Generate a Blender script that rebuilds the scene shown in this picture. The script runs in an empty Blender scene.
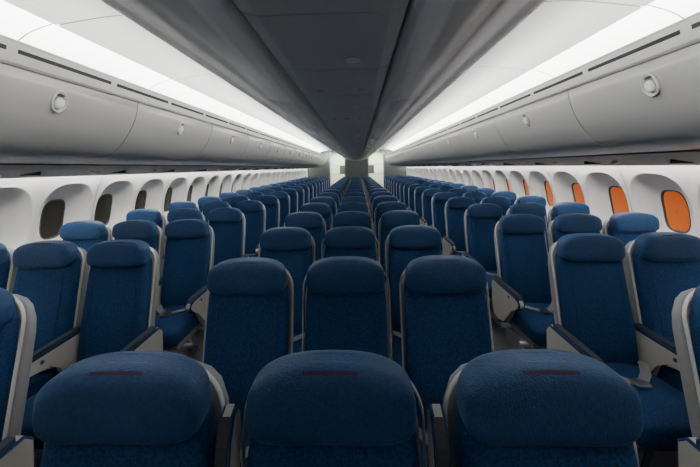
import bpy, bmesh, math
from mathutils import Vector, Matrix
C = bpy.context
col = C.scene.collection
CZ = 1.622
Y0, Y1 = -1.7, 16.6

# ---------------------------------------------------------------- materials
def mat(name, base, rough=0.5, metal=0.0, var=0.0, vscale=20, bump=0.0, bscale=200, emit=None, estr=0, base2=None, pattern='noise', spec=0.5, sheen=0.0):
    m = bpy.data.materials.new(name); m.use_nodes = True
    nt = m.node_tree; b = nt.nodes['Principled BSDF']
    b.inputs['Base Color'].default_value = (*base, 1)
    b.inputs['Roughness'].default_value = rough
    b.inputs['Metallic'].default_value = metal
    b.inputs['Specular IOR Level'].default_value = spec
    if sheen:
        b.inputs['Sheen Weight'].default_value = sheen
        b.inputs['Sheen Tint'].default_value = (.3, .6, 1, 1)
    if emit:
        b.inputs['Emission Color'].default_value = (*emit, 1)
        b.inputs['Emission Strength'].default_value = estr
    tc = nt.nodes.new('ShaderNodeTexCoord')
    if var > 0:
        if pattern == 'noise':
            t = nt.nodes.new('ShaderNodeTexNoise'); t.inputs['Scale'].default_value = vscale
            t.inputs['Detail'].default_value = 4
            out = t.outputs['Fac']
        else:
            t = nt.nodes.new('ShaderNodeTexVoronoi'); t.inputs['Scale'].default_value = vscale
            out = t.outputs['Distance']
        nt.links.new(tc.outputs['Object'], t.inputs['Vector'])
        r = nt.nodes.new('ShaderNodeValToRGB')
        c2 = base2 or tuple(min(1, c * (1 + var)) for c in base)
        c1 = base if base2 else tuple(c * (1 - var) for c in base)
        r.color_ramp.elements[0].position = .3; r.color_ramp.elements[0].color = (*c1, 1)
        r.color_ramp.elements[1].position = .7; r.color_ramp.elements[1].color = (*c2, 1)
        nt.links.new(out, r.inputs['Fac'])
        nt.links.new(r.outputs['Color'], b.inputs['Base Color'])
    if bump > 0:
        n = nt.nodes.new('ShaderNodeTexNoise'); n.inputs['Scale'].default_value = bscale
        nt.links.new(tc.outputs['Object'], n.inputs['Vector'])
        bp = nt.nodes.new('ShaderNodeBump'); bp.inputs['Strength'].default_value = bump
        bp.inputs['Distance'].default_value = 0.003
        nt.links.new(n.outputs['Fac'], bp.inputs['Height'])
        nt.links.new(bp.outputs['Normal'], b.inputs['Normal'])
    return m

M_fab = mat('seat_fabric', (0.0025, 0.022, 0.072), .75, var=.4, vscale=125, bump=.5, bscale=350, base2=(0.005, 0.043, 0.130), pattern='voronoi', spec=.2, sheen=.04)
M_head = mat('headrest_leather', (0.004, 0.028, 0.084), .55, var=.25, vscale=100, bump=.6, bscale=240, base2=(0.008, 0.047, 0.128), spec=.3, sheen=.06)
M_shell = mat('seat_shell_plastic', (0.24, 0.245, 0.25), .40, var=.03, vscale=6)
M_rim = mat('seat_rim_plastic', (0.56, 0.555, 0.54), .32, var=.03, vscale=6)
M_arm = mat('armrest_panel', (0.46, 0.445, 0.41), .38, var=.04, vscale=8)
M_pad = mat('armrest_pad', (0.03, 0.032, 0.036), .5, bump=.1)
M_velcro = mat('velcro', (0.030, 0.012, 0.035), .9, var=.2, vscale=300)
M_metal = mat('aluminium', (0.5, 0.5, 0.5), .3, 1.0, var=.03)
M_belt = mat('seatbelt_webbing', (0.25, 0.26, 0.28), .7, var=.15, vscale=200)
M_screen = mat('screen_glass', (0.01, 0.01, 0.012), .15, var=.05)
M_bin = mat('bin_plastic', (0.40, 0.40, 0.395), .34, var=.02, vscale=3)
M_cbin = mat('centre_bin_plastic', (0.78, 0.79, 0.78), .42, var=.02, vscale=3)
M_psu = mat('psu_plastic', (0.56, 0.58, 0.58), .45, var=.03, vscale=3)
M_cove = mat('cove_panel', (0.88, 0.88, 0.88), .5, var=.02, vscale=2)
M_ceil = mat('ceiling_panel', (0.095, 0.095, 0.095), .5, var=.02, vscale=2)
M_wall = mat('sidewall_panel', (0.74, 0.735, 0.72), .5, var=.02, vscale=3)
M_dark = mat('dark_gap', (0.012, 0.012, 0.013), .8, var=.1)
M_slot = mat('vent_slot', (0.02, 0.02, 0.022), .8, var=.1)
M_under_shade = mat('psu_underside_shaded', (0.13, 0.135, 0.14), .5, var=.05, vscale=4)  # shade of the unlit underside is put into this dark base colour
M_frame = mat('window_gasket', (0.05, 0.05, 0.05), .5, var=.1)
M_winL = mat('window_dimmed', (0.022, 0.022, 0.018), .25, var=.3, vscale=2, emit=(0.08, 0.07, 0.04), estr=.15)  # faint pane emission stands in for the dim view outside
M_winR = mat('window_orange_glow', (0.20, 0.06, 0.015), .3, var=.2, vscale=2, emit=(1.0, 0.18, 0.02), estr=.42)  # pane emission stands in for the orange-lit scene beyond the glass
M_carpet = mat('carpet', (0.09, 0.095, 0.11), .95, var=.3, vscale=120, bump=.4)
M_bulk = mat('bulkhead_laminate', (0.07, 0.075, 0.08), .5, var=.03, vscale=3)
M_galley = mat('galley_laminate', (0.42, 0.60, 0.33), .45, var=.05, vscale=3)
M_lt = mat('cove_lamp', (1, 1, 1), .5, emit=(1.0, 0.985, 0.96), estr=60)
M_ltc = mat('centre_cove_lamp', (1, 1, 1), .5, emit=(1.0, 0.985, 0.96), estr=24)
M_lt2 = mat('sidewall_lamp', (1, 1, 1), .5, emit=(1.0, 0.98, 0.94), estr=50)
M_lt3 = mat('galley_lamp', (1, 1, 1), .5, emit=(1.0, 0.97, 0.88), estr=80)
M_latch = mat('latch_metal', (0.7, 0.7, 0.7), .25, .9, var=.03)
M_exit = mat('exit_sign_face', (0.1, 0.5, 0.1), .5, emit=(0.4, 0.9, 0.3), estr=1.5)
M_reading = mat('reading_lens', (0.6, 0.6, 0.6), .2, var=.05)

# ---------------------------------------------------------------- helpers
class B:
    def __init__(s): s.bm = bmesh.new(); s.mats = []
    def mi(s, m):
        if m not in s.mats: s.mats.append(m)
        return s.mats.index(m)
    def grid(s, rows, m, closed_u=True, cap=True, smooth=True):
        mi = s.mi(m); bm = s.bm
        vr = [[bm.verts.new(p) for p in r] for r in rows]
        n = len(vr[0])
        for a, b in zip(vr[:-1], vr[1:]):
            for i in range(n if closed_u else n - 1):
                j = (i + 1) % n
                f = bm.faces.new((a[i], a[j], b[j], b[i])); f.material_index = mi; f.smooth = smooth
        if cap and closed_u:
            for r in (vr[0], vr[-1]):
                f = bm.faces.new(r); f.material_index = mi; f.smooth = False
        return vr
    def box(s, x0, x1, y0, y1, z0, z1, m, bev=0.0):
        mi = s.mi(m)
        g = bmesh.ops.create_cube(s.bm, size=1)
        for v in g['verts']:
            v.co = Vector(((x0 + x1) / 2 + v.co.x * (x1 - x0), (y0 + y1) / 2 + v.co.y * (y1 - y0), (z0 + z1) / 2 + v.co.z * (z1 - z0)))
        fs = {f for v in g['verts'] for f in v.link_faces}
        for f in fs: f.material_index = mi
        if bev > 0:
            es = list({e for v in g['verts'] for e in v.link_edges})
            r = bmesh.ops.bevel(s.bm, geom=es, offset=bev, segments=3, profile=.5, affect='EDGES')
            for f in r['faces']: f.material_index = mi; f.smooth = True
    def prism(s, poly, axis, a, b, m, bev=0.0, matmap=None, smooth=False):
        mi = s.mi(m); bm = s.bm
        def P(p, t): return (t, p[0], p[1]) if axis == 'x' else (p[0], t, p[1])
        va = [bm.verts.new(P(p, a)) for p in poly]; vb = [bm.verts.new(P(p, b)) for p in poly]
        fs = [bm.faces.new(va), bm.faces.new(vb[::-1])]
        n = len(poly)
        for i in range(n):
            j = (i + 1) % n
            f = bm.faces.new((va[i], vb[i], vb[j], va[j])); f.smooth = smooth
            f.material_index = mi
            if matmap and i in matmap: f.material_index = s.mi(matmap[i])
        fs[0].material_index = fs[1].material_index = mi
        if bev > 0:
            es = list(fs[0].edges) + list(fs[1].edges)
            r = bmesh.ops.bevel(bm, geom=es, offset=bev, segments=3, profile=.5, affect='EDGES')
            for f in r['faces']: f.smooth = True
    def cyl(s, p0, p1, r, m, seg=12, r2=None):
        p0 = Vector(p0); p1 = Vector(p1); d = (p1 - p0).normalized()
        u = d.orthogonal().normalized(); w = d.cross(u); r2 = r if r2 is None else r2
        rows = [[p + (u * math.cos(t) + w * math.sin(t)) * rr for t in [2 * math.pi * i / seg for i in range(seg)]] for p, rr in ((p0, r), (p1, r2))]
        s.grid(rows, m)
    def tube(s, pts, r, m, seg=8, flat=1.0):
        pts = [Vector(p) for p in pts]; rows = []
        for i, p in enumerate(pts):
            d = (pts[min(i + 1, len(pts) - 1)] - pts[max(i - 1, 0)]).normalized()
            w = Vector((0, 1, 0)); u = d.cross(w).normalized(); w = u.cross(d).normalized()
            rows.append([p + u * math.cos(t) * r + w * math.sin(t) * r * flat for t in [2 * math.pi * k / seg for k in range(seg)]])
        s.grid(rows, m)
    def mesh(s, name, recalc=True):
        if recalc: bmesh.ops.recalc_face_normals(s.bm, faces=s.bm.faces)
        me = bpy.data.meshes.new(name); s.bm.to_mesh(me); s.bm.free()
        for m in s.mats: me.materials.append(m)
        return me
    def obj(s, name, loc=(0, 0, 0), recalc=True):
        return place(name, s.mesh(name, recalc), loc)

def place(name, me, loc=(0, 0, 0)):
    o = bpy.data.objects.new(name, me); o.location = loc; col.objects.link(o); return o

def sp(v, e): return math.copysign(abs(v) ** e, v)
def superell(b, cx, cy, cz, ax, ay, az, e1, e2, m, deform=None, nu=40, nv=20):
    rows = []
    for j in range(1, nv):
        v = -math.pi / 2 + math.pi * j / nv
        ring = []
        for i in range(nu):
            u = 2 * math.pi * i / nu
            p = [ax * sp(math.cos(v), e1) * sp(math.cos(u), e2), ay * sp(math.cos(v), e1) * sp(math.sin(u), e2), az * sp(math.sin(v), e1)]
            if deform: p = deform(*p)
            ring.append((cx + p[0], cy + p[1], cz + p[2]))
        rows.append(ring)
    b.grid(rows, m)

# ---------------------------------------------------------------- seat
KX = .925
def yc(z): return -0.10 + (z - .42) * .19
def build_seat(left_arm, right_arm):
    """arm codes: 0 none, 1 middle (down), 2 end panel, 3 middle (raised)"""
    b = B()
    N = 48
    prof = [(.40, .12, .02), (.405, .17, .04), (.43, .20, .05), (.55, .208, .055), (.68, .211, .057), (.78, .211, .052), (.88, .211, .046), (.97, .209, .044),
            (1.04, .203, .044), (1.08, .18, .042), (1.105, .155, .036), (1.12, .11, .022), (1.125, .05, .01)]
    rows = []
    for z, hw, ht in prof:
        r = []; hw *= KX
        for i in range(N):
            u = 2 * math.pi * i / N
            x = hw * sp(math.cos(u), .42); y = ht * sp(math.sin(u), .55)
            if y < 0: y += .020 * (1 - (x / hw) ** 2) * min(1, ht / .04)
            r.append((x, yc(z) + y - .005, z))
        rows.append(r)
    b.grid(rows, M_fab)
    for sx in (-1, 1):
        pts = [(sx * .140, yc(z) - .0452 - (.006 if z < .8 else 0), z) for z in (.50, .6, .7, .8, .9, .98)]
        b.tube(pts, .0025, M_fab, 6)
    # headrest
    HW, HY, HH, E1, E2 = .188, .056, .084, .50, .46
    def hd(x, y, z):
        t = x / HW
        return (x * (1 - .08 * max(0, z / HH) ** 2), y - .016 * t * t + .004 * (z / HH), z - .011 * t * t + (.012 * t * t if z < 0 else 0))
    hz, hy = 1.098, yc(1.098) - .026
    superell(b, 0, hy, hz, HW, HY, HH, E1, E2, M_head, hd, 64, 28)
    # velcro strip
    rows = []
    for j in range(4):
        v = .86 + .19 * j / 3
        ring = []
        for i in range(15):
            x = -.064 + .128 * i / 14
            cv = sp(math.cos(v), E1)
            t = min(.999, abs(x) / (HW * cv)) ** (1 / E2)
            sy = -(max(0, 1 - t * t) ** .5) ** E2
            p = hd(x, HY * cv * sy - .001, HH * sp(math.sin(v), E1) + .0015)
            ring.append((p[0], hy + p[1], hz + p[2]))
        rows.append(ring)
    b.grid(rows, M_velcro, closed_u=False)
    # shell behind
    prof = [(.36, .14, .02), (.40, .205, .035), (.55, .222, .04), (.8, .225, .036), (.98, .224, .03), (1.03, .217, .027), (1.08, .195, .022), (1.105, .165, .018), (1.12, .12, .012), (1.125, .05, .006)]
    rows = []
    for z, hw, ht in prof:
        hw *= KX
        rows.append([(hw * sp(math.cos(2 * math.pi * i / N), .4), yc(z) + .062 + ht * sp(math.sin(2 * math.pi * i / N), .5) - .005, z) for i in range(N)])
    b.grid(rows, M_shell)
    path = []
    for z in (.48, .6, .7, .8, .9, .98): path.append((-.211, z))
    for i in range(0, 11):
        a = math.pi - (math.pi / 2) * i / 10
        path.append((-.101 + .11 * math.cos(a), 1.030 + .112 * math.sin(a)))
    path += [(-.05, 1.143), (0, 1.143)]
    full = path + [(-x, z) for x, z in path[-2::-1]]
    b.tube([(x, yc(z) + .008, z) for x, z in full], .0038, M_rim, 8, flat=2.2)
    def backbox(x0, x1, z0, z1, dy, th, m):
        ya = yc(z0) + dy; yb = yc(z1) + dy
        b.prism([(ya, z0), (ya + th, z0), (yb + th, z1), (yb, z1)], 'x', x0, x1, m, bev=.004)
    backbox(-.175, .175, .66, .88, .083, .022, M_rim)
    backbox(-.125, .125, .91, 1.06, .075, .018, M_screen)
    backbox(-.17, .17, .42, .62, .087, .02, M_pad)
    def cu(x, y, z):
        t = y / .25
        return (x, y, z + (.012 * (1 - (x / .21) ** 2) if z > 0 else 0) - (.03 * max(0, -t - .6) / .4) - .02 * t * (1 if z > 0 else 0) * .6)
    superell(b, 0, -.31, .405, .207, .245, .065, .45, .35, M_fab, cu, 56, 20)
    b.box(-.19, .19, -.50, -.02, .30, .345, M_shell, .01)
    for sx in (-1, 1):
        pts = [(sx * .20, -.12, .468), (sx * .16, -.18, .480), (sx * .10, -.26, .489), (sx * .02, -.33, .490)]
        rows = []
        for i, p in enumerate(pts):
            d = Vector((-sx * .7, -.7, 0)); w = Vector((d.y, -d.x, 0)).normalized() * .022
            P = Vector(p)
            rows.append([P - w, P + w, P + w + Vector((0, 0, .004)), P - w + Vector((0, 0, .004))])
        b.grid(rows, M_belt, smooth=False)
    b.box(-.035, .035, -.375, -.315, .490, .506, M_metal, .005)
    def arm(x, w, kind):
        poly = [(-.02, .635), (-.40, .625), (-.445, .612), (-.462, .588), (-.45, .565)]
        if kind == 2: poly += [(-.40, .545), (-.33, .50), (-.27, .42), (-.22, .35), (-.12, .32), (-.02, .34), (.015, .45), (.015, .60)]
        else: poly += [(-.38, .553), (-.25, .545), (-.19, .50), (-.15, .40), (-.10, .37), (-.04, .38), (-.01, .46), (.0, .60)]
        padp = [(-.05, .634), (-.39, .624), (-.435, .614), (-.445, .622), (-.42, .638), (-.39, .646), (-.05, .656)]
        if kind == 3:
            b.prism([(-.10, .66), (-.19, .60), (-.19, .50), (-.15, .40), (-.10, .37), (-.04, .38), (-.01, .46), (-.01, .66)], 'x', x - w / 2, x + w / 2, M_arm, bev=.009)
            up = [(-.085, .62), (-.075, .80), (-.045, 1.02), (-.020, 1.065), (.005, 1.075), (.025, 1.055), (.020, 1.0), (-.01, .80), (-.02, .62)]
            b.prism(up, 'x', x - w / 2 + .003, x + w / 2 - .003, M_arm, bev=.008)
            b.prism([(-.088, .70), (-.079, .80), (-.049, 1.02), (-.024, 1.068), (-.018, 1.060), (-.040, 1.02), (-.07, .80), (-.08, .70)], 'x', x - w / 2 + .006, x + w / 2 - .006, M_pad, bev=.002)
            return
        b.prism(poly, 'x', x - w / 2, x + w / 2, M_arm, bev=.009)
        b.prism(padp, 'x', x - w / 2 + .002, x + w / 2 - .002, M_pad, bev=.006)
        b.cyl((x - w / 2 - .002, -.30, .588), (x + w / 2 + .002, -.30, .588), .011, M_pad)
    if left_arm: arm(-.238, .046 if left_arm != 3 else .04, left_arm)
    if right_arm: arm(.238, .046 if right_arm != 3 else .04, right_arm)
    b.cyl((-.235, -.40, .28), (.235, -.40, .28), .02, M_metal, 16)
    b.cyl((-.235, -.12, .28), (.235, -.12, .28), .02, M_metal, 16)
    b.prism([(-.42, .30), (-.38, .30), (-.30, .02), (-.34, .02)], 'x', -.02, .02, M_metal, bev=.003)
    b.prism([(-.14, .30), (-.10, .30), (.03, .02), (-.01, .02)], 'x', -.02, .02, M_metal, bev=.003)
    b.box(-.03, .03, -.38, .07, 0.0, .025, M_metal, .004)
    b.box(-.18, -.03, -.36, -.06, .14, .27, M_shell, .01)
    return b.mesh('airplane_seat')

S_mid = build_seat(0, 1)
S_L = build_seat(2, 1)
S_R = build_seat(0, 2)
S_midU = build_seat(0, 3)
S_LU = build_seat(2, 3)
SEATP = .475
def triple(xc, y, up=False):
    for k, me in ((-1, S_LU if up else S_L), (0, S_midU if up else S_mid), (1, S_R)):
        place('airplane_seat', me, (xc + k * SEATP, y, 0))
for r in range(18): triple(0.0, .72 + .8 * r, r == 0)
for r in range(19): triple(-1.935, .37 + .8 * r); triple(1.955, .37 + .8 * r)

# ---------------------------------------------------------------- floor
b = B(); b.box(-2.9, 2.9, Y0, 19.4, -.06, 0, M_carpet); b.obj('floor')

# ---------------------------------------------------------------- sidewalls with windows
wallprof = [(-1.64, 2.62), (-1.2, 2.72), (-.8, 2.765), (-.45, 2.745), (-.2, 2.68), (.02, 2.59), (.30, 2.42)]
def wx(zr):
    p = wallprof
    for (z0, x0), (z1, x1), in zip(p[:-1], p[1:]):
        if zr <= z1:
            t = (zr - z0) / (z1 - z0); return x0 + (x1 - x0) * t
    return p[-1][1]
def wxs(zr): return sum(wx(max(-1.64, min(.3, zr + d))) for d in (-.12, -.08, -.04, 0, .04, .08, .12)) / 7
WP = .60
ZC = -.445
def rr(t, hw, hh, e): return hw * sp(math.cos(t), e), hh * sp(math.sin(t), e)
WALLS = {}
def make_wall(side, y0c, name):
    b = B(); bm = b.bm
    k0 = math.ceil((Y0 - y0c) / WP); k1 = math.floor((Y1 - y0c) / WP)
    zt, zb = -.085, -.84
    N = 64
    hwm, ht, hb = WP / 2, zt - ZC, ZC - zb
    def rect(t):
        c, s_ = math.cos(t), math.sin(t)
        k = 1 / max(abs(c), abs(s_)); y, z = c * k, s_ * k
        return y * hwm, z * (ht if z > 0 else hb)
    angs = [2 * math.pi * i / N for i in range(N)]
    def ell(hw, hh, e, dx): return lambda t: (*rr(t, hw, hh, e), dx)
    OW, OH, OE, OD = .118, .188, .60, .125
    for k in range(k0, k1 + 1):
        yc_ = y0c + k * WP
        rings = []
        for fn in (lambda t: (*rect(t), 0), ell(.278, .345, .74, -.004), ell(.272, .338, .74, -.006), ell(.264, .330, .74, .012), ell(.230, .298, .70, .072), ell(.160, .235, .65, .110), ell(OW + .012, OH + .012, OE, OD - .004), ell(OW, OH, OE, OD)):
            ring = []
            for t in angs:
                y, z, dx = fn(t)
                zz = ZC + z
                ring.append((side * (wxs(zz) + dx), yc_ + y, CZ + zz))
            rings.append(ring)
        b.grid(rings, M_wall, cap=False)
        rows = []
        for (hw, hh, dx) in ((OW, OH, OD), (OW, OH, OD + .017)):
            rows.append([(side * (wxs(ZC + rr(t, hw, hh, OE)[1]) + dx), yc_ + rr(t, hw, hh, OE)[0], CZ + ZC + rr(t, hw, hh, OE)[1]) for t in angs])
        b.grid(rows, M_frame, cap=False)
    ya, yb = y0c + (k0 - .5) * WP, y0c + (k1 + .5) * WP
    def strip(zs, y_a, y_b):
        b.grid([[(side * wxs(z), yy, CZ + z) for z in zs] for yy in (y_a, y_b)], M_wall, closed_u=False, cap=False)
    strip([zt + (.29 - zt) * i / 12 for i in range(13)], Y0, Y1)
    strip([-CZ + (zb + CZ) * i / 16 for i in range(17)], Y0, Y1)
    for (p, q) in ((Y0, ya), (yb, Y1)):
        if q - p > .001: strip([zb + (zt - zb) * i / 12 for i in range(13)], p, q)
    for k in range(k0, k1 + 1, 2):
        yy = y0c + (k - .5) * WP
        rows = [[(side * (wxs(z) - .003), yy - .003, CZ + z), (side * (wxs(z) - .003), yy + .003, CZ + z)] for z in [-1.55 + 1.6 * i / 24 for i in range(25)]]
        b.grid(rows, M_shell, closed_u=False, cap=False)
    WALLS[side] = b.obj(name)
    wb = B()
    mp = M_winL if side < 0 else M_winR
    def oval(hw, hh, e, dx): return [(side * (wxs(ZC + rr(t, hw, hh, e)[1]) + dx), rr(t, hw, hh, e)[0], CZ + ZC + rr(t, hw, hh, e)[1]) for t in angs]
    wb.grid([oval(OW - .001, OH - .001, OE, OD + .016), oval(OW - .001, OH - .001, OE, OD + .001), oval(OW - .012, OH - .012, OE, OD + .001), oval(OW - .014, OH - .014, OE, OD + .016)], M_frame, cap=False)
    wb.grid([oval(OW - .013, OH - .013, OE, OD + .012), oval(.08, .13, OE, OD + .012), oval(.05, .08, OE, OD + .012), oval(.003, .005, OE, OD + .012)], mp, cap=False)
    me = wb.mesh('window')
    for n, k in enumerate(range(k0, k1 + 1)):
        place('window_%d' % (n + 1 + (0 if side < 0 else 100)), me, (0, y0c + k * WP, 0))
make_wall(-1, 2.93, 'wall_left')
make_wall(1, 2.84, 'wall_right')

# ---------------------------------------------------------------- side bins
def smoothprof(pts, n=4):
    out = []
    for i in range(len(pts) - 1):
        p0 = pts[max(i - 1, 0)]; p1 = pts[i]; p2 = pts[i + 1]; p3 = pts[min(i + 2, len(pts) - 1)]
        for k in range(n):
            t = k / n
            out.append(tuple(.5 * ((2 * p1[a]) + (-p0[a] + p2[a]) * t + (2 * p0[a] - 5 * p1[a] + 4 * p2[a] - p3[a]) * t * t + (-p0[a] + 3 * p1[a] - 3 * p2[a] + p3[a]) * t ** 3) for a in (0, 1)))
    out.append(pts[-1]); return out
face = smoothprof([(1.520, .495), (1.532, .42), (1.565, .33), (1.63, .22), (1.73, .125), (1.86, .075), (1.98, .06)])
BP = 1.17
def bin_mesh(side):
    b = B()
    poly = [(side * x, CZ + z) for x, z in face] + [(side * 2.0, CZ + .10), (side * 2.0, CZ + .495)]
    b.prism(poly, 'y', -BP / 2 + .004, BP / 2 - .004, M_bin, bev=.003, smooth=True)
    c = Vector((side * 1.546, 0, CZ + .385)); tdir = Vector((side * -.28, 0, .93)).normalized(); n = Vector((side * -.93, 0, -.28)).normalized(); yv = Vector((0, 1, 0))
    def ov(a, h, off): return [c + yv * (a * math.cos(t)) + tdir * (h * math.sin(t)) + n * off for t in [2 * math.pi * i / 28 for i in range(28)]]
    b.grid([ov(.044, .062, -.01), ov(.044, .062, .012), ov(.038, .056, .015), ov(.032, .049, .004)], M_rim)
    b.grid([ov(.031, .048, .003), ov(.029, .046, .0055)], M_shell)
    b.grid([[p + tdir * -.008 for p in ov(.026, .032, .004)], [p + tdir * -.008 for p in ov(.024, .029, .016)], [p + tdir * -.008 for p in ov(.014, .018, .020)]], M_cove)
    b.grid([[p + tdir * .036 for p in ov(.024, .008, .004)], [p + tdir * .036 for p in ov(.022, .007, .0075)]], M_pad)
    return b.mesh('overhead_bin')
for side, yl in ((-1, 1.66), (1, 1.61)):
    me = bin_mesh(side)
    k = -2
    while True:
        y = yl + k * BP
        if y + BP / 2 > Y1 + .4: break
        if y - BP / 2 > Y0 - .3: place('overhead_bin', me, (0, y, 0))
        k += 1
for side, nm in ((-1, 'left'), (1, 'right')):
    S = lambda pts: [(side * x, CZ + z) for x, z in pts]
    b = B(); b.box(*sorted((side * 2.03, side * 2.40)), Y0, Y1, CZ + .12, CZ + .50, M_dark); b.obj('trim_bin_support_' + nm)
    b = B()
    b.prism(S([(1.99, .050), (2.10, .020), (2.42, -.035), (2.46, -.03), (2.46, 0.01), (2.30, .09), (2.01, .09)]), 'y', Y0, Y1, M_under_shade)
    y = Y0 + .3
    while y < Y1 - .3:
        for dx in (0, .09, .18):
            cx, cz = side * (2.17 + dx * .6), CZ + .007 - .172 * dx * .6
            b.cyl((cx, y + dx, cz + .004), (cx, y + dx, cz - .008), .02, M_reading, 14)
        b.box(*sorted((side * 2.15, side * 2.30)), y + .34, y + .346, CZ - .016, CZ + .01, M_dark)
        y += .8
    b.obj('passenger_service_panel')
    b = B()
    b.prism(S([(1.519, .501), (1.508, .512), (1.494, .600), (1.500, .618), (1.56, .618), (1.56, .51)]), 'y', Y0, Y1, M_bin)
    y = Y0 + .12
    while y < Y1 - .6:
        b.prism(S([(1.4980, .557), (1.4955, .576), (1.51, .576), (1.515, .557)]), 'y', y, y + .55, M_slot)
        y += .60
    b.obj('trim_air_vent_rail_' + nm)
    b = B()
    y = Y0 + .1
    while y < Y1 - .2:
        b.prism(S([(1.60, .555), (1.60, .570), (1.63, .590), (1.69, .590), (1.70, .555)]), 'y', y, y + .95, M_lt)
        y += 1.0
    b.obj('cove_light_strip')
    b = B()
    b.box(*sorted((side * 1.56, side * 2.10)), Y0, Y1, CZ + .52, CZ + .55, M_cove); b.obj('trim_cove_shelf_' + nm)
    b = B()
    y = Y0 + .1
    while y < Y1 - .2:
        b.prism(S([(2.475, .03), (2.49, .015), (2.515, .03), (2.50, .05)]), 'y', y, y + .97, M_lt2)
        y += 1.0
    o = b.obj('sidewall_light_strip'); o.parent = WALLS[side]
    b = B()
    y = Y0 + .1
    while y < Y1 - .2:
        b.prism(S([(.698, .68), (.715, .675), (.722, .70), (.715, .725), (.698, .725)]), 'y', y, y + .97, M_ltc)
        y += 1.0
    b.obj('center_cove_light_strip')

# ---------------------------------------------------------------- ceiling (aisle panels)
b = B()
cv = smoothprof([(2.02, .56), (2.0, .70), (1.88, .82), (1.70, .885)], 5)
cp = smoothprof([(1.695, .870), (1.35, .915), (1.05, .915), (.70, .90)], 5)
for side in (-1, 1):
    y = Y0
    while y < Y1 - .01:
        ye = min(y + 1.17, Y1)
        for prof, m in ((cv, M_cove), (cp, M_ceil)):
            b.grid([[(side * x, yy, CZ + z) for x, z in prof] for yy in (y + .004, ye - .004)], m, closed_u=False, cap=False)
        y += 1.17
b.box(-2.7, 2.7, Y0, 19.4, CZ + .96, CZ + 1.0, M_dark)
b.obj('ceiling')

# ---------------------------------------------------------------- centre bins
def cbin():
    b = B()
    for s in (-1, 1):
        prof = smoothprof([(.20, .352), (.36, .385), (.50, .418), (.605, .455), (.655, .53), (.68, .66), (.695, .82)], 4)
        poly = [(s * x, CZ + z) for x, z in prof] + [(s * .695, CZ + .89), (s * .20, CZ + .89)]
        b.prism(poly, 'y', -BP / 2 + .003, BP / 2 - .003, M_cbin, bev=.003, smooth=True)
        b.box(*sorted((s * .635, s * .655)), -.06, .06, CZ + .50, CZ + .53, M_latch, .004)
    return b.mesh('center_overhead_bin')
me = cbin(); y = Y0 + BP / 2
while y < Y1:
    place('center_overhead_bin', me, (0, y, 0)); y += BP
b = B()
b.box(-.195, .195, Y0, Y1, CZ + .39, CZ + .88, M_dark)
y = Y0
i = 0
while y < Y1 - .1:
    b.prism([(-.185, CZ + .352), (-.15, CZ + .343), (.15, CZ + .343), (.185, CZ + .352), (.185, CZ + .385), (-.185, CZ + .385)], 'y', y + .003, y + .397, M_psu)
    if i % 2 == 1:
        for x in (-.09, 0, .09):
            b.cyl((x, y + .30, CZ + .345), (x, y + .30, CZ + .338), .013, M_psu, 16)
    else:
        b.cyl((.06, y + .3, CZ + .345), (.06, y + .3, CZ + .338), .025, M_cbin, 20)
    y += .4; i += 1
b.obj('passenger_service_panel')

# ---------------------------------------------------------------- bulkheads
b = B()
ye = Y1 + .45
b.box(-.62, .62, ye, ye + .08, 0, CZ + .95, M_bulk)
for s in (-1, 1):
    b.box(*sorted((s * 1.48, s * 2.78)), ye, ye + .08, 0, CZ + .95, M_bulk)
    b.box(*sorted((s * .62, s * 1.48)), ye, ye + .08, 2.46, CZ + .95, M_bulk)
    b.box(*sorted((s * .62, s * .66)), ye - .02, ye + .10, 0, 2.46, M_shell)
    b.box(*sorted((s * 1.44, s * 1.48)), ye - .02, ye + .10, 0, 2.46, M_shell)
b.obj('wall_back')
b = B()
b.box(-2.78, 2.78, 19.3, 19.4, 0, CZ + .95, M_galley)
b.obj('wall_galley')
for s in (-1, 1):
    b = B()
    b.box(*sorted((s * .60, s * 1.6)), 18.7, 19.28, 0, 2.45, M_galley, .01)
    for i in range(4):
        b.box(*sorted((s * .66, s * 1.02)), 18.68, 18.70, .06 + i * .58, .06 + i * .58 + .50, M_galley if i % 2 else M_pad, .006)
        b.box(*sorted((s * 1.08, s * 1.54)), 18.68, 18.70, .06 + i * .58, .06 + i * .58 + .50, M_rim, .006)
        b.box(*sorted((s * 1.25, s * 1.35)), 18.665, 18.68, .5 + i * .58, .52 + i * .58, M_metal, .003)
    b.obj('galley_cabinet')
    b = B(); b.box(*sorted((s * .90, s * 1.20)), Y1 + .40, Y1 + .44, 2.47, 2.56, M_exit, .005)
    b.obj('exit_sign')
    b = B(); b.box(*sorted((s * 2.68, s * 2.78)), Y1, 19.4, 0, CZ + .95, M_galley); b.obj('wall_galley_side')
    b = B(); b.box(*sorted((s * .7, s * 1.35)), 17.4, 18.1, CZ + .90, CZ + .93, M_lt3, .004); b.obj('galley_ceiling_light')
b = B(); b.box(-2.78, 2.78, Y0 - .08, Y0, 0, CZ + .95, M_bulk); b.obj('wall_front')

# ---------------------------------------------------------------- world & camera
w = bpy.data.worlds.new('World'); C.scene.world = w; w.use_nodes = True
w.node_tree.nodes['Background'].inputs[0].default_value = (.02, .022, .025, 1)
w.node_tree.nodes['Background'].inputs[1].default_value = 1

cam = bpy.data.cameras.new('camera'); co = bpy.data.objects.new('camera', cam); col.objects.link(co)
F = 314.0
cam.sensor_fit = 'HORIZONTAL'; cam.sensor_width = 36; cam.lens = 36 * F / 700
cam.shift_y = -(233.5 - 167) / 700
cam.clip_start = .02; cam.clip_end = 100
co.matrix_world = Matrix.Translation((.07, 0, CZ)) @ Matrix.Rotation(math.radians(1.46), 4, 'Z') @ Matrix.Rotation(math.radians(90), 4, 'X') @ Matrix.Rotation(math.radians(-1.1), 4, 'Z')
C.scene.camera = co
